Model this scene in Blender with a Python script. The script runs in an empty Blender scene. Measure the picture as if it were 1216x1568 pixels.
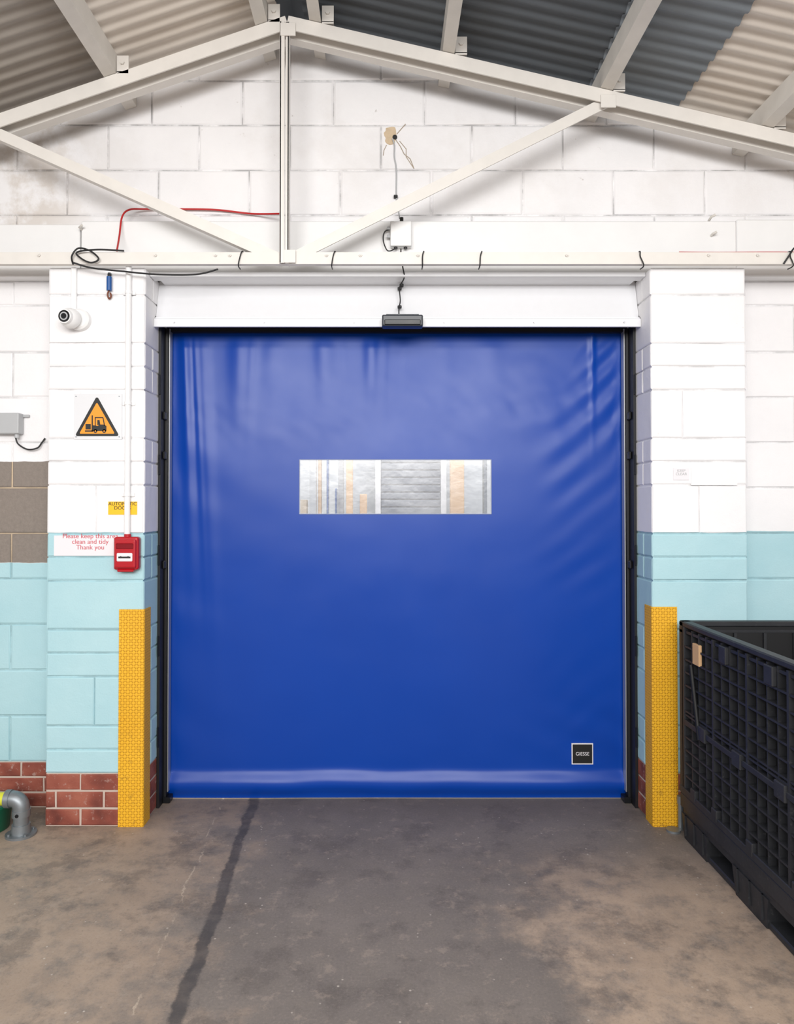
import bpy, bmesh, math, random
from mathutils import Vector, Matrix, noise
random.seed(7)
scene = bpy.context.scene
try:
    scene.view_settings.view_transform = 'Standard'
except Exception: pass

# ------------------------------------------------------------ camera model
F = 1100.0; H = 1.494; TH = 0.016
VX, HY = 588.0, 775.0
CY = HY - F*math.tan(TH)
cam_d = bpy.data.cameras.new('camera'); cam = bpy.data.objects.new('camera', cam_d)
scene.collection.objects.link(cam); scene.camera = cam
cam_d.sensor_fit = 'HORIZONTAL'; cam_d.sensor_width = 24.0
cam_d.lens = 24.0*F/1216.0
cam_d.shift_x = (608-VX)/1216.0
cam_d.shift_y = -(784-CY)/1216.0
cam_d.clip_start = 0.05
cam.location = (0, 0, H); cam.rotation_euler = (math.pi/2+TH, 0, 0)

def W(x, y, Y):
    """photo measurement -> (X,Z) on the real plane at depth Y"""
    a = (x-VX)/F; b = (CY-y)/F
    dy = math.cos(TH)-b*math.sin(TH); dz = math.sin(TH)+b*math.cos(TH)
    return a/dy*Y, H+dz/dy*Y

# ------------------------------------------------------------ materials
def lin(c):
    return tuple(((v/255)/12.92 if v/255 <= .04045 else ((v/255+.055)/1.055)**2.4) for v in c)+(1,)
class NT:
    def __init__(s, name):
        s.m = bpy.data.materials.new(name); s.m.use_nodes = True
        s.t = s.m.node_tree; s.n = s.t.nodes; s.l = s.t.links
        s.b = s.n['Principled BSDF']; s.out = s.n['Material Output']
    def new(s, ty, **kw):
        n = s.n.new(ty)
        for k, v in kw.items(): setattr(n, k, v)
        return n
    def link(s, a, b): s.l.new(a, b)
    def pos(s):
        if not hasattr(s, '_p'): s._p = s.new('ShaderNodeNewGeometry').outputs['Position']
        return s._p
    def sep(s):
        if not hasattr(s, '_s'):
            s._s = s.new('ShaderNodeSeparateXYZ'); s.link(s.pos(), s._s.inputs[0])
        return s._s.outputs
    def noise(s, scale, detail=4, rough=.55, vec=None, dist=0):
        n = s.new('ShaderNodeTexNoise'); n.inputs['Scale'].default_value = scale
        n.inputs['Detail'].default_value = detail; n.inputs['Roughness'].default_value = rough
        n.inputs['Distortion'].default_value = dist
        s.link(vec or s.pos(), n.inputs['Vector']); return n.outputs['Fac']
    def math(s, op, a, b=None, c=None, clamp=False):
        n = s.new('ShaderNodeMath', operation=op); n.use_clamp = clamp
        for i, v in enumerate((a, b, c)):
            if v is None: continue
            if isinstance(v, (int, float)): n.inputs[i].default_value = v
            else: s.link(v, n.inputs[i])
        return n.outputs[0]
    def ramp(s, fac, stops):
        n = s.new('ShaderNodeValToRGB'); e = n.color_ramp.elements
        while len(e) < len(stops): e.new(.5)
        for i, (p, c) in enumerate(stops):
            e[i].position = p; e[i].color = c if len(c) == 4 else tuple(c)+(1,)
        s.link(fac, n.inputs[0]); return n.outputs[0]
    def sm(s, v, lo, hi):
        n = s.new('ShaderNodeMapRange', interpolation_type='SMOOTHSTEP')
        s.link(v, n.inputs[0]); n.inputs[1].default_value = lo; n.inputs[2].default_value = hi
        return n.outputs[0]
    def mix(s, f, a, b, mode='MIX'):
        n = s.new('ShaderNodeMix', data_type='RGBA', blend_type=mode)
        for sock, v in ((n.inputs[0], f), (n.inputs[6], a), (n.inputs[7], b)):
            if isinstance(v, (int, float)): sock.default_value = v
            elif isinstance(v, tuple): sock.default_value = v
            else: s.link(v, sock)
        return n.outputs[2]
    def bump(s, h, strength=.3, dist=.01, prev=None):
        n = s.new('ShaderNodeBump'); n.inputs['Strength'].default_value = strength
        n.inputs['Distance'].default_value = dist; s.link(h, n.inputs['Height'])
        if prev is not None: s.link(prev, n.inputs['Normal'])
        s.link(n.outputs[0], s.b.inputs['Normal']); return n.outputs[0]
    def col(s, c):
        if isinstance(c, tuple): s.b.inputs['Base Color'].default_value = c
        else: s.link(c, s.b.inputs['Base Color'])
    def rough(s, r):
        if isinstance(r, (int, float)): s.b.inputs['Roughness'].default_value = r
        else: s.link(r, s.b.inputs['Roughness'])

def simple(name, rgb, rough=.5, metal=0, vary=.12, bump=.0, scale=30):
    t = NT(name); c = lin(rgb)
    d = tuple(v*(1-vary) for v in c[:3])+(1,)
    t.col(t.mix(t.noise(scale), d, c)); t.rough(rough); t.b.inputs['Metallic'].default_value = metal
    if bump: t.bump(t.noise(scale*6), bump, .003)
    return t.m

def paint(name, raw=False, gable=False, joint=1.0):
    t = NT(name); z = t.sep()['Z']; x = t.sep()['X']
    white = t.mix(t.noise(3.0, 6), lin((226, 225, 227)), lin((244, 243, 244)))
    speck = t.sm(t.noise(22, 8, .7), .67, .77)
    white = t.mix(t.math('MULTIPLY', speck, .28), white, lin((165, 155, 145)))
    if gable:
        d = t.math('MULTIPLY', t.sm(t.noise(2.3, 6, .6), .48, .68), t.sm(z, 2.5, 3.3))
        white = t.mix(t.math('MULTIPLY', d, .16), white, lin((188, 178, 168)))
        # pits and chips in the old paint
        ch = t.sm(t.noise(16, 9, .75), .665, .69)
        white = t.mix(t.math('MULTIPLY', ch, .42), white, lin((160, 150, 140)))
        m = t.math('MULTIPLY', t.sm(x, -1.35, -1.75), t.sm(z, 2.80, 2.9))
        m = t.math('MULTIPLY', m, t.sm(t.noise(5, 6, .65), .38, .58))
        white = t.mix(t.math('MULTIPLY', m, .5), white, lin((186, 172, 156)))
    wob = t.math('MULTIPLY_ADD', t.noise(9, 3), .012, z)
    cyan = t.mix(t.noise(4, 5), lin((158, 199, 208)), lin((180, 212, 218)))
    lo = 1.217 if raw else 1.376
    c = t.mix(t.sm(wob, lo-.001, lo+.001), cyan, white)
    if raw:
        rawc = t.mix(t.noise(60, 6, .7), lin((112, 102, 95)), lin((146, 136, 127)))
        m = t.math('MULTIPLY', t.sm(wob, 1.217, 1.219), t.sm(wob, 1.724, 1.722))
        if joint < 1: rawc = lin((196, 176, 150))
        c = t.mix(m, c, rawc)
    if joint < 1:
        jf = t.math('MULTIPLY_ADD', t.sm(t.noise(5, 5, .7), .35, .65), -(1-joint)*1.6, 1.0)
        cb = t.new('ShaderNodeCombineColor')
        for k in range(3): t.link(jf, cb.inputs[k])
        c = t.mix(1.0, c, cb.outputs[0], 'MULTIPLY')
    t.col(c); t.rough(.62)
    h = t.noise(120, 4, .6)
    p = t.bump(h, .25, .004); t.bump(t.noise(14, 4), .25, .01, p)
    return t.m
M = {}
M['paint'] = paint('painted_blockwork'); M['paintraw'] = paint('painted_blockwork_left', raw=True)
M['gable'] = paint('painted_gable_blockwork', gable=True)
JV = .80
M['paint_j'] = paint('painted_joints', joint=JV); M['paintraw_j'] = paint('painted_joints_left', raw=True, joint=JV)
M['gable_j'] = paint('painted_gable_joints', gable=True, joint=.68)
def brick():
    t = NT('red_brick')
    c = t.ramp(t.noise(7, 2), [(.3, lin((96, 46, 38))), (.5, lin((134, 68, 54))), (.7, lin((158, 92, 74)))])
    c = t.mix(t.math('MULTIPLY', t.sm(t.noise(40, 8, .7), .55, .7), .5), c, lin((190, 170, 160)))
    t.col(c); t.rough(.8); t.bump(t.noise(90, 6), .4, .004); return t.m
M['brick'] = brick()
M['mortar'] = simple('mortar', (196, 178, 166), .9, bump=.3)
M['steel'] = simple('white_painted_steel', (230, 226, 220), .45, vary=.14, bump=.05, scale=14)
M['steelgrey'] = simple('dull_painted_purlin', (230, 226, 219), .55, vary=.25, bump=.1, scale=9)
M['band'] = simple('painted_concrete_beam', (238, 238, 238), .6, vary=.10, bump=.15, scale=6)
M['header'] = simple('white_metal_casing', (226, 227, 230), .35, vary=.04)
M['black'] = simple('black_rubber', (22, 22, 24), .5)
M['blackmet'] = simple('black_metal_track', (30, 31, 34), .35, .4)
M['silver'] = simple('brushed_aluminium', (190, 192, 196), .35, .7)
M['galv'] = simple('galvanised_steel', (150, 156, 160), .45, .7, vary=.3, scale=20)
M['whiteplastic'] = simple('white_plastic', (236, 236, 236), .35, vary=.03)
M['greyplastic'] = simple('grey_plastic', (178, 180, 182), .45, vary=.05)
M['darkgrey'] = simple('sensor_dark_plastic', (48, 52, 60), .3, vary=.1)
M['lens'] = simple('dark_lens', (8, 8, 10), .08)
M['red'] = simple('red_plastic', (176, 18, 32), .3, vary=.06)
M['reddark'] = simple('red_dark', (130, 10, 24), .25)
M['redcable'] = simple('red_cable_sheath', (190, 36, 38), .5)
M['blue'] = simple('blue_anodised', (30, 84, 150), .35)
M['copper'] = simple('rusty_link', (120, 70, 50), .6, .3)
M['green'] = simple('green_plastic', (22, 104, 76), .4)
M['signyellow'] = simple('sign_orange', (244, 150, 20), .45, vary=.03)
M['labelyellow'] = simple('label_yellow', (244, 188, 16), .45, vary=.03)
M['signblack'] = simple('sign_black', (18, 18, 18), .5)
M['paper'] = simple('paper_white', (228, 225, 229), .55, vary=.03)
M['signwhite'] = simple('sign_board_white', (218, 219, 222), .4, vary=.03)
M['textred'] = simple('print_red', (205, 84, 96), .6)
M['tan'] = simple('bare_filler', (218, 196, 166), .9, vary=.3, bump=.4, scale=40)
M['crack'] = simple('wall_crack', (176, 162, 146), .9)
M['wood'] = simple('timber', (214, 174, 130), .7, vary=.15, scale=18)
M['pipeyellow'] = simple('pipe_yellow', (214, 214, 60), .4)

def guard():
    t = NT('yellow_chequer_plate'); s = t.sep()
    u = t.math('ADD', s['X'], s['Y'])
    K_ = 120
    p = t.math('MULTIPLY', t.math('ADD', u, s['Z']), K_); q = t.math('MULTIPLY', t.math('SUBTRACT', u, s['Z']), K_)
    def lens(a, b):   # slim raised lugs, narrow across a and long along b
        sa = t.math('ABSOLUTE', t.math('SINE', a)); cb = t.math('ABSOLUTE', t.math('COSINE', b))
        return t.math('MULTIPLY', t.sm(sa, .86, .97), t.sm(cb, .55, .80))
    lug = t.math('MAXIMUM', lens(p, q), lens(q, p))
    c = t.mix(t.noise(5, 5), lin((222, 162, 24)), lin((240, 184, 42)))
    wear = t.sm(t.noise(26, 8, .7), .56, .68)
    low = t.math('MULTIPLY', wear, t.sm(s['Z'], .9, .0))
    c = t.mix(t.math('MULTIPLY', low, .5), c, lin((120, 90, 40)))
    c = t.mix(t.math('MULTIPLY', lug, .45), c, lin((178, 118, 10)))
    t.col(c); t.rough(.5); t.bump(lug, .8, .004); return t.m
M['guard'] = guard()

def pvc():
    t = NT('blue_pvc_fabric'); s = t.sep()
    c = t.mix(t.noise(1.2, 3), lin((0, 56, 148)), lin((0, 64, 162)))
    scuff = t.math('MULTIPLY', t.sm(t.noise(70, 8, .75), .68, .76), t.sm(t.noise(2.2, 2), .5, .65))
    c = t.mix(t.math('MULTIPLY', scuff, .10), c, lin((120, 140, 190)))
    t.col(c)
    t.rough(t.math('MULTIPLY_ADD', t.noise(5, 4), .10, .29))
    t.b.inputs['Specular IOR Level'].default_value = .34
    t.bump(t.noise(320, 2), .04, .001)
    return t.m
M['pvc'] = pvc()
def clear():
    t = NT('clear_pvc_window')
    tr = t.new('ShaderNodeBsdfTransparent'); tr.inputs[0].default_value = (.95, .96, .97, 1)
    df = t.new('ShaderNodeBsdfDiffuse'); df.inputs[0].default_value = (.80, .82, .85, 1)
    gl = t.new('ShaderNodeBsdfGlossy'); gl.inputs['Roughness'].default_value = .25
    bmp = t.new('ShaderNodeBump'); bmp.inputs['Strength'].default_value = .25; bmp.inputs['Distance'].default_value = .01
    t.link(t.noise(9, 4, .5), bmp.inputs['Height']); t.link(bmp.outputs[0], gl.inputs['Normal'])
    m1 = t.new('ShaderNodeMixShader')
    t.link(t.math('MULTIPLY_ADD', t.sm(t.noise(3, 3), .35, .7), .16, .10), m1.inputs[0])
    m2 = t.new('ShaderNodeMixShader'); m2.inputs[0].default_value = .08
    t.link(tr.outputs[0], m1.inputs[1]); t.link(df.outputs[0], m1.inputs[2])
    t.link(m1.outputs[0], m2.inputs[1]); t.link(gl.outputs[0], m2.inputs[2])
    t.link(m2.outputs[0], t.out.inputs['Surface']); return t.m
M['clear'] = clear()

def floor_mat():
    t = NT('worn_concrete'); s = t.sep(); x, y = s['X'], s['Y']
    n2 = t.noise(9, 8, .7); n3 = t.noise(110, 5, .7); n4 = t.noise(3.4, 9, .68)
    dark = t.mix(t.noise(2.6, 9, .7), lin((96, 90, 85)), lin((138, 128, 119)))
    light = t.mix(n4, lin((132, 114, 99)), lin((198, 175, 152)))
    xn = t.math('MULTIPLY_ADD', t.math('SUBTRACT', n4, .5), 1.6, x)
    left = t.math('MULTIPLY', t.sm(xn, -.50, -.90), .80)
    right = t.math('MULTIPLY', t.sm(xn, .35, .80), t.sm(y, 3.3, 2.7))
    m = t.math('MAXIMUM', left, right)
    mm = t.math('MULTIPLY', m, t.sm(n2, .25, .58))
    c = t.mix(mm, dark, light)
    c = t.mix(t.math('MULTIPLY', t.sm(t.noise(4.2, 9, .72), .50, .62), .48), c, lin((88, 81, 76)))
    c = t.mix(t.math('MULTIPLY', t.sm(t.noise(13, 9, .75), .54, .64), .32), c, lin((172, 156, 141)))
    c = t.mix(t.math('MULTIPLY', t.sm(n3, .50, .7), .24), c, lin((164, 152, 142)))
    c = t.mix(t.math('MULTIPLY', t.sm(n3, .46, .3), .30), c, lin((68, 63, 60)))
    v = t.new('ShaderNodeTexVoronoi'); v.inputs['Scale'].default_value = 24; t.link(t.pos(), v.inputs['Vector'])
    sp = t.math('MULTIPLY', t.sm(v.outputs['Distance'], .12, .05), t.sm(t.noise(6, 3), .50, .58))
    c = t.mix(t.math('MULTIPLY', sp, .7), c, lin((200, 190, 178)))
    # darker strip against the threshold and piers
    c = t.mix(t.math('MULTIPLY', t.sm(t.math('MULTIPLY_ADD', n4, .3, y), 3.45, 3.75), .35), c, lin((80, 70, 64)))
    jx = t.math('MULTIPLY_ADD', y, -.038, -.520)
    wob = t.math('MULTIPLY', t.math('SUBTRACT', t.noise(6, 9, .75), .5), .08)
    d = t.math('ABSOLUTE', t.math('ADD', t.math('SUBTRACT', x, jx), wob))
    j = t.math('MULTIPLY', t.sm(d, .030, .016), t.math('MULTIPLY_ADD', t.sm(n2, .3, .6), .4, .6))
    c = t.mix(t.math('MULTIPLY', j, .85), c, lin((64, 61, 61)))
    kx = t.math('MULTIPLY_ADD', y, -.05, -.63)
    wob2 = t.math('MULTIPLY', t.math('SUBTRACT', t.noise(4, 8, .75), .5), .12)
    d2 = t.math('ABSOLUTE', t.math('ADD', t.math('SUBTRACT', x, kx), wob2))
    k = t.math('MULTIPLY', t.sm(d2, .005, .001), t.sm(t.noise(9, 4), .42, .55))
    c = t.mix(t.math('MULTIPLY', k, .55), c, lin((196, 180, 160)))
    t.col(c); t.rough(t.math('MULTIPLY_ADD', n2, .3, .5))
    h = t.math('SUBTRACT', n3, t.math('MULTIPLY', j, .7))
    t.bump(h, .22, .004); return t.m
M['floor'] = floor_mat()

def sheet(name, a, b):
    t = NT(name)
    c = t.mix(t.noise(2.4, 6, .6), lin(a), lin(b)); t.col(c); t.rough(.7)
    t.bump(t.noise(40, 5), .15, .004); return t.m
M['sheet_tan'] = sheet('roof_sheet_buff', (208, 200, 190), (238, 230, 220))
M['sheet_brown'] = sheet('roof_sheet_brown', (146, 140, 133), (176, 169, 161))
M['sheet_dark'] = sheet('roof_sheet_slate', (78, 84, 90), (98, 104, 110))
M['sheet_blue'] = sheet('roof_sheet_bluegrey', (112, 120, 128), (138, 146, 152))
def boxplastic():
    t = NT('black_hdpe'); c = t.mix(t.noise(14, 6), lin((32, 33, 36)), lin((52, 53, 56)))
    c = t.mix(t.math('MULTIPLY', t.sm(t.noise(50, 7, .7), .58, .7), .3), c, lin((92, 92, 94)))
    t.col(c); t.rough(.5); t.bump(t.noise(60, 4), .15, .003)
    t.b.inputs['Specular IOR Level'].default_value = .35; return t.m
M['hdpe'] = boxplastic()
t_ = NT('black_hdpe_skin'); t_.col(lin((12, 12, 14))); t_.rough(.6); M['hdpe_in'] = t_.m

# ------------------------------------------------------------ mesh builder
class B:
    def __init__(s, name): s.name = name; s.v = []; s.f = []; s.fm = []; s.mats = []; s.sm = []
    def mi(s, m):
        if m not in s.mats: s.mats.append(m)
        return s.mats.index(m)
    def add(s, vs, fs, m, smooth=False):
        o = len(s.v); s.v += [tuple(v) for v in vs]; k = s.mi(m)
        for f in fs: s.f.append(tuple(i+o for i in f)); s.fm.append(k); s.sm.append(smooth)
    def frombm(s, bm, m, smooth=False):
        bm.verts.index_update()
        s.add([v.co.copy() for v in bm.verts], [[v.index for v in f.verts] for f in bm.faces], m, smooth); bm.free()
    def box(s, x0, x1, y0, y1, z0, z1, m, bev=0, rot=None, seg=1):
        bm = bmesh.new(); bmesh.ops.create_cube(bm, size=1)
        bmesh.ops.scale(bm, vec=(abs(x1-x0), abs(y1-y0), abs(z1-z0)), verts=bm.verts)
        if bev: bmesh.ops.bevel(bm, geom=bm.edges[:], offset=bev, segments=seg, affect='EDGES', profile=.5)
        if rot: bmesh.ops.rotate(bm, matrix=rot, verts=bm.verts, cent=(0, 0, 0))
        bmesh.ops.translate(bm, vec=((x0+x1)/2, (y0+y1)/2, (z0+z1)/2), verts=bm.verts)
        s.frombm(bm, m)
    def prismX(s, prof, x0, x1, m):
        n = len(prof)
        vs = [(x0, y, z) for y, z in prof]+[(x1, y, z) for y, z in prof]
        fs = [(i, (i+1) % n, n+(i+1) % n, n+i) for i in range(n)]+[tuple(range(n))[::-1], tuple(range(n, 2*n))]
        s.add(vs, fs, m)
    def prismY(s, prof, y0, y1, m):
        n = len(prof)
        vs = [(x, y0, z) for x, z in prof]+[(x, y1, z) for x, z in prof]
        fs = [(i, (i+1) % n, n+(i+1) % n, n+i) for i in range(n)]+[tuple(range(n))[::-1], tuple(range(n, 2*n))]
        s.add(vs, fs, m)
    def tube(s, pts, r, m, seg=10, rs=None, smooth=True):
        P = [Vector(p) for p in pts]; n = len(P)
        t0 = (P[1]-P[0]).normalized(); up = Vector((0, 0, 1)) if abs(t0.z) < .9 else Vector((0, 1, 0))
        nrm = t0.cross(up).normalized(); vs = []
        for i, p in enumerate(P):
            t = ((P[min(i+1, n-1)]-P[max(i-1, 0)])).normalized()
            nrm = (nrm-t*nrm.dot(t)).normalized(); b = t.cross(nrm); rr = rs[i] if rs else r
            vs += [p+(nrm*math.cos(2*math.pi*k/seg)+b*math.sin(2*math.pi*k/seg))*rr for k in range(seg)]
        fs = []
        for i in range(n-1):
            for k in range(seg):
                k2 = (k+1) % seg; fs.append((i*seg+k, i*seg+k2, (i+1)*seg+k2, (i+1)*seg+k))
        s.add(vs, fs, m, smooth)
        s.add(vs[:seg], [tuple(range(seg))[::-1]], m); s.add(vs[-seg:], [tuple(range(seg))], m)
    def cyl(s, p0, p1, r, m, seg=24, r1=None): s.tube([p0, p1], r, m, seg, rs=[r, r if r1 is None else r1])
    def sphere(s, c, r, m, sc=(1, 1, 1)):
        bm = bmesh.new(); bmesh.ops.create_uvsphere(bm, u_segments=24, v_segments=16, radius=r)
        bmesh.ops.scale(bm, vec=sc, verts=bm.verts); bmesh.ops.translate(bm, vec=c, verts=bm.verts); s.frombm(bm, m, True)
    def poly(s, pts, m): s.add(pts, [tuple(range(len(pts)))], m)
    def done(s, parent=None, clip=None, recalc=True):
        me = bpy.data.meshes.new(s.name); me.from_pydata(s.v, [], s.f)
        for m in s.mats: me.materials.append(m)
        for p, k, sm in zip(me.polygons, s.fm, s.sm): p.material_index = k; p.use_smooth = sm
        bm = bmesh.new(); bm.from_mesh(me)
        if clip:
            for co, no in clip:
                bmesh.ops.bisect_plane(bm, geom=bm.verts[:]+bm.edges[:]+bm.faces[:], plane_co=co, plane_no=no, clear_outer=True)
        if recalc: bmesh.ops.recalc_face_normals(bm, faces=bm.faces)
        bm.to_mesh(me); bm.free(); me.update()
        ob = bpy.data.objects.new(s.name, me); scene.collection.objects.link(ob)
        if parent: ob.parent = parent
        return ob
def empty(name, loc=(0, 0, 0)):
    e = bpy.data.objects.new(name, None); scene.collection.objects.link(e); e.empty_display_size = .1; return e
def smooth_path(pts, n=8):
    P = [Vector(p) for p in pts]; out = []
    for i in range(len(P)-1):
        a = P[max(i-1, 0)]; b = P[i]; c = P[i+1]; d = P[min(i+2, len(P)-1)]
        for k in range(n):
            t = k/n
            out.append(.5*((2*b)+(-a+c)*t+(2*a-5*b+4*c-d)*t*t+(-a+3*b-3*c+d)*t**3))
    out.append(P[-1]); return out
def text(name, body, x, y, z, size, m, parent=None, align='CENTER', sx=1, ext=.0004):
    cu = bpy.data.curves.new(name, 'FONT'); cu.body = body; cu.size = size; cu.align_x = align; cu.align_y = 'CENTER'; cu.extrude = ext
    cu.space_line = .85
    o = bpy.data.objects.new(name+'_tmp', cu); scene.collection.objects.link(o)
    me = bpy.data.meshes.new_from_object(o.evaluated_get(bpy.context.evaluated_depsgraph_get()))
    bpy.data.objects.remove(o); me.materials.clear(); me.materials.append(m)
    me.transform(Matrix.Translation((x, y, z)) @ Matrix.Rotation(math.pi/2, 4, 'X') @ Matrix.Scale(sx, 4, (1, 0, 0)))
    ob = bpy.data.objects.new(name, me); scene.collection.objects.link(ob)
    if parent: ob.parent = parent
    return ob

# ------------------------------------------------------------ planes of the building
YW, YP, YD, YT = 3.583, 3.374, 3.70, 3.33   # wall face, pier face, curtain, truss
LX0, LX1 = -1.583, -1.126
RX0, RX1 = 1.258, 1.708
RX, RZ = W(441, 30, YT)       # rafter ridge
SL = .345; SR = .235
print('ridge', RX, RZ)
def zr(x, off=0): return RZ+off-(SL*(RX-x) if x < RX else SR*(x-RX))
SH = .105

def relief(b, o, u, n, rects, m, j=.004, ch=.005, dep=.007, jit=.0014):
    o = Vector(o); u = Vector(u); n = Vector(n); w = Vector((0, 0, 1))
    for (u0, u1, w0, w1) in rects:
        u0 += j; u1 -= j; w0 += j; w1 -= j
        if u1-u0 < .01 or w1-w0 < .01: continue
        off = random.uniform(-jit, jit)
        def q(a, c, d): return o+u*(a+random.uniform(-1, 1)*jit)+w*(c+random.uniform(-1, 1)*jit)+n*(d+(off if d > -dep*.9 else 0))
        vs = [q(u0, w0, -dep), q(u1, w0, -dep), q(u1, w1, -dep), q(u0, w1, -dep),
              q(u0, w0, -ch*.6), q(u1, w0, -ch*.6), q(u1, w1, -ch*.6), q(u0, w1, -ch*.6),
              q(u0+ch, w0+ch, 0), q(u1-ch, w0+ch, 0), q(u1-ch, w1-ch, 0), q(u0+ch, w1-ch, 0)]
        fs = []
        for r in (0, 4):
            for k in range(4): fs.append((r+k, r+(k+1) % 4, r+4+(k+1) % 4, r+4+k))
        fs.append((8, 9, 10, 11)); b.add(vs, fs, m)
def bond(x0, x1, zs, bw, offs):
    out = []
    for i in range(len(zs)-1):
        o = offs[i % len(offs)]; k = math.floor((x0-o)/bw); e = o+k*bw
        while e < x1:
            a, c = max(e, x0), min(e+bw, x1)
            if c-a > .02: out.append((a, c, zs[i], zs[i+1]))
            e += bw
    return out

XL, XR = -3.4, 3.4
roofclip = [((RX, 0, RZ+SH-.012), Vector((-SL, 0, 1)).normalized()), ((RX, 0, RZ+SH-.012), Vector((SR, 0, 1)).normalized())]
b = B('wall_back')
zsg = [2.62+.003]+[W(600, y, YW)[1] for y in (329, 260, 191, 123)]
zsg.insert(1, zsg[1]-.225); zsg.append(zsg[-1]+.225); zsg.append(zsg[-1]+.225)
oA = W(165, 225, YW)[0]; oB = W(232, 155, YW)[0]; oC = W(242, 290, YW)[0]; bw = .458
rects = bond(XL, XR, zsg, bw, [oA, oA, oC, oA, oB, oA])
relief(b, (0, YW, 0), (1, 0, 0), (0, -1, 0), rects, M['gable'], ch=.007)
b.box(XL, XR, YW+.006, 3.80, 2.62, 4.2, M['gable_j'])
zsl = [.226+.2265*k for k in range(11)]; zsl[-1] = 2.5; zsl.append(2.62)
for (a, c, mm, mj) in ((XL, LX0+.01, 'paintraw', 'paintraw_j'), (RX1-.01, XR, 'paint', 'paint_j')):
    rects = bond(a, c, zsl, bw, [W(20, 500, YW)[0], W(26, 500, YW)[0]-bw/2])
    relief(b, (0, YW, 0), (1, 0, 0), (0, -1, 0), rects, M[mm])
    b.box(a, c, YW+.006, 3.80, .226, 2.62, M[mj])
    relief(b, (0, YW, 0), (1, 0, 0), (0, -1, 0), bond(a, c, [0, .075, .15, .226], .225, [0, .112]), M['brick'], j=.005)
    b.box(a, c, YW+.004, 3.80, 0, .226, M['mortar'])
wall = b.done(clip=roofclip)

zsp = [.246]; pat = [.11, .11, .229]
while zsp[-1] < 2.5: zsp.append(zsp[-1]+pat[(len(zsp)-1) % 3])
zsp = [z for z in zsp if z < 2.56]+[2.62]
def pier(name, x0, x1, inner):
    b = B(name); m = M['paint']
    rects = []
    for i in range(len(zsp)-1):
        thick = zsp[i+1]-zsp[i] > .2
        if thick:
            sp = x0+(x1-x0)*(.33 if (i//3) % 2 else .5)
            if (i//3) % 3 == 1: rects.append((x0, x1, zsp[i], zsp[i+1]))
            else: rects += [(x0, sp+.002, zsp[i], zsp[i+1]), (sp-.002, x1, zsp[i], zsp[i+1])]
        else: rects.append((x0, x1, zsp[i], zsp[i+1]))
    relief(b, (0, YP, 0), (1, 0, 0), (0, -1, 0), rects, m)
    relief(b, (0, YP, 0), (1, 0, 0), (0, -1, 0), bond(x0, x1, [0, .082, .164, .246], .225, [x0-.06, x0+.05]), M['brick'], j=.005)
    for xs, nx in ((x0, -1), (x1, 1)):
        rr = []
        for i in range(len(zsp)-1):
            if zsp[i+1]-zsp[i] > .2: rr += [(YP, YP+.215, zsp[i], zsp[i+1]), (YP+.215, 3.80, zsp[i], zsp[i+1])]
            else: rr += [(YP, YP+.11, zsp[i], zsp[i+1]), (YP+.11, 3.80, zsp[i], zsp[i+1])]
        relief(b, (xs, 0, 0), (0, 1, 0), (nx, 0, 0), rr, m)
        relief(b, (xs, 0, 0), (0, 1, 0), (nx, 0, 0), bond(YP, 3.80, [0, .082, .164, .246], .215, [YP, YP+.107]), M['brick'], j=.005)
    b.box(x0+.006, x1-.006, YP+.006, 3.80, .246, 2.62, M['paint_j'])
    b.box(x0+.005, x1-.005, YP+.005, 3.80, 0, .246, M['mortar'])
    return b.done()
pier('wall_pier', LX0, LX1, 1); pier('wall_pier.001', RX0, RX1, -1)

b = B('trim_1')
yb = 3.50; zb0 = 2.622; zb1 = W(600, 338, yb)[1]
b.box(XL, W(121, 360, yb)[0], yb+.012, YW+.02, zb0, zb1-.012, M['band'], .004)
b.box(W(124, 360, yb)[0], RX1+.02, yb, YW+.02, zb0, zb1, M['band'], .005)
b.box(RX1+.024, XR, yb+.006, YW+.02, zb0, zb1+.01, M['band'], .005)
for x, y in ((1088, 336), (1090, 362), (126, 352)):
    X, Z = W(x, y, yb); b.tube([(X, yb+.02, Z), (X-.005, yb-.02, Z+.005), (X+.012, yb-.03, Z+.012)], .006, M['steelgrey'], 8)
b.done()

b = B('floor'); b.box(-6, 6, -6, 9, -.12, 0, M['floor']); b.done()

# ------------------------------------------------------------ roof
b = B('ceiling')
def corr(x0, x1, y0, y1, m, dz=0, nx=3, ph=0):
    pitch = .076; n = int((y1-y0)/pitch*10); vs = []; fs = []
    for i in range(n+1):
        y = y0+(y1-y0)*i/n; h = .009*math.sin(2*math.pi*y/pitch+ph)
        for k in range(nx+1):
            x = x0+(x1-x0)*k/nx; vs.append((x, y, zr(x, SH+.012+dz)+h))
    for i in range(n):
        for k in range(nx):
            a = i*(nx+1)+k; fs.append((a, a+1, a+nx+2, a+nx+1))
    b.add(vs, fs, m, True)
Y0, Y1 = -1.5, 3.62
xj = 1.435
corr(RX+.06, 1.06, Y0, Y1, M['sheet_dark'])
corr(1.0, xj, Y0, Y1, M['sheet_blue'], dz=-.004)
corr(xj-.05, XR, Y0, Y1, M['sheet_tan'], dz=.006)
corr(-1.26, RX-.06, Y0, Y1, M['sheet_tan'])
corr(XL, -1.22, Y0, Y1, M['sheet_brown'], dz=.004)
b.add([(RX-.14, Y0, zr(RX-.14, SH+.03)), (RX, Y0, RZ+SH+.06), (RX+.14, Y0, zr(RX+.14, SH+.03)),
       (RX-.14, Y1, zr(RX-.14, SH+.03)), (RX, Y1, RZ+SH+.06), (RX+.14, Y1, zr(RX+.14, SH+.03))],
      [(0, 1, 4, 3), (1, 2, 5, 4)], M['sheet_dark'])
b.done(recalc=False)

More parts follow.
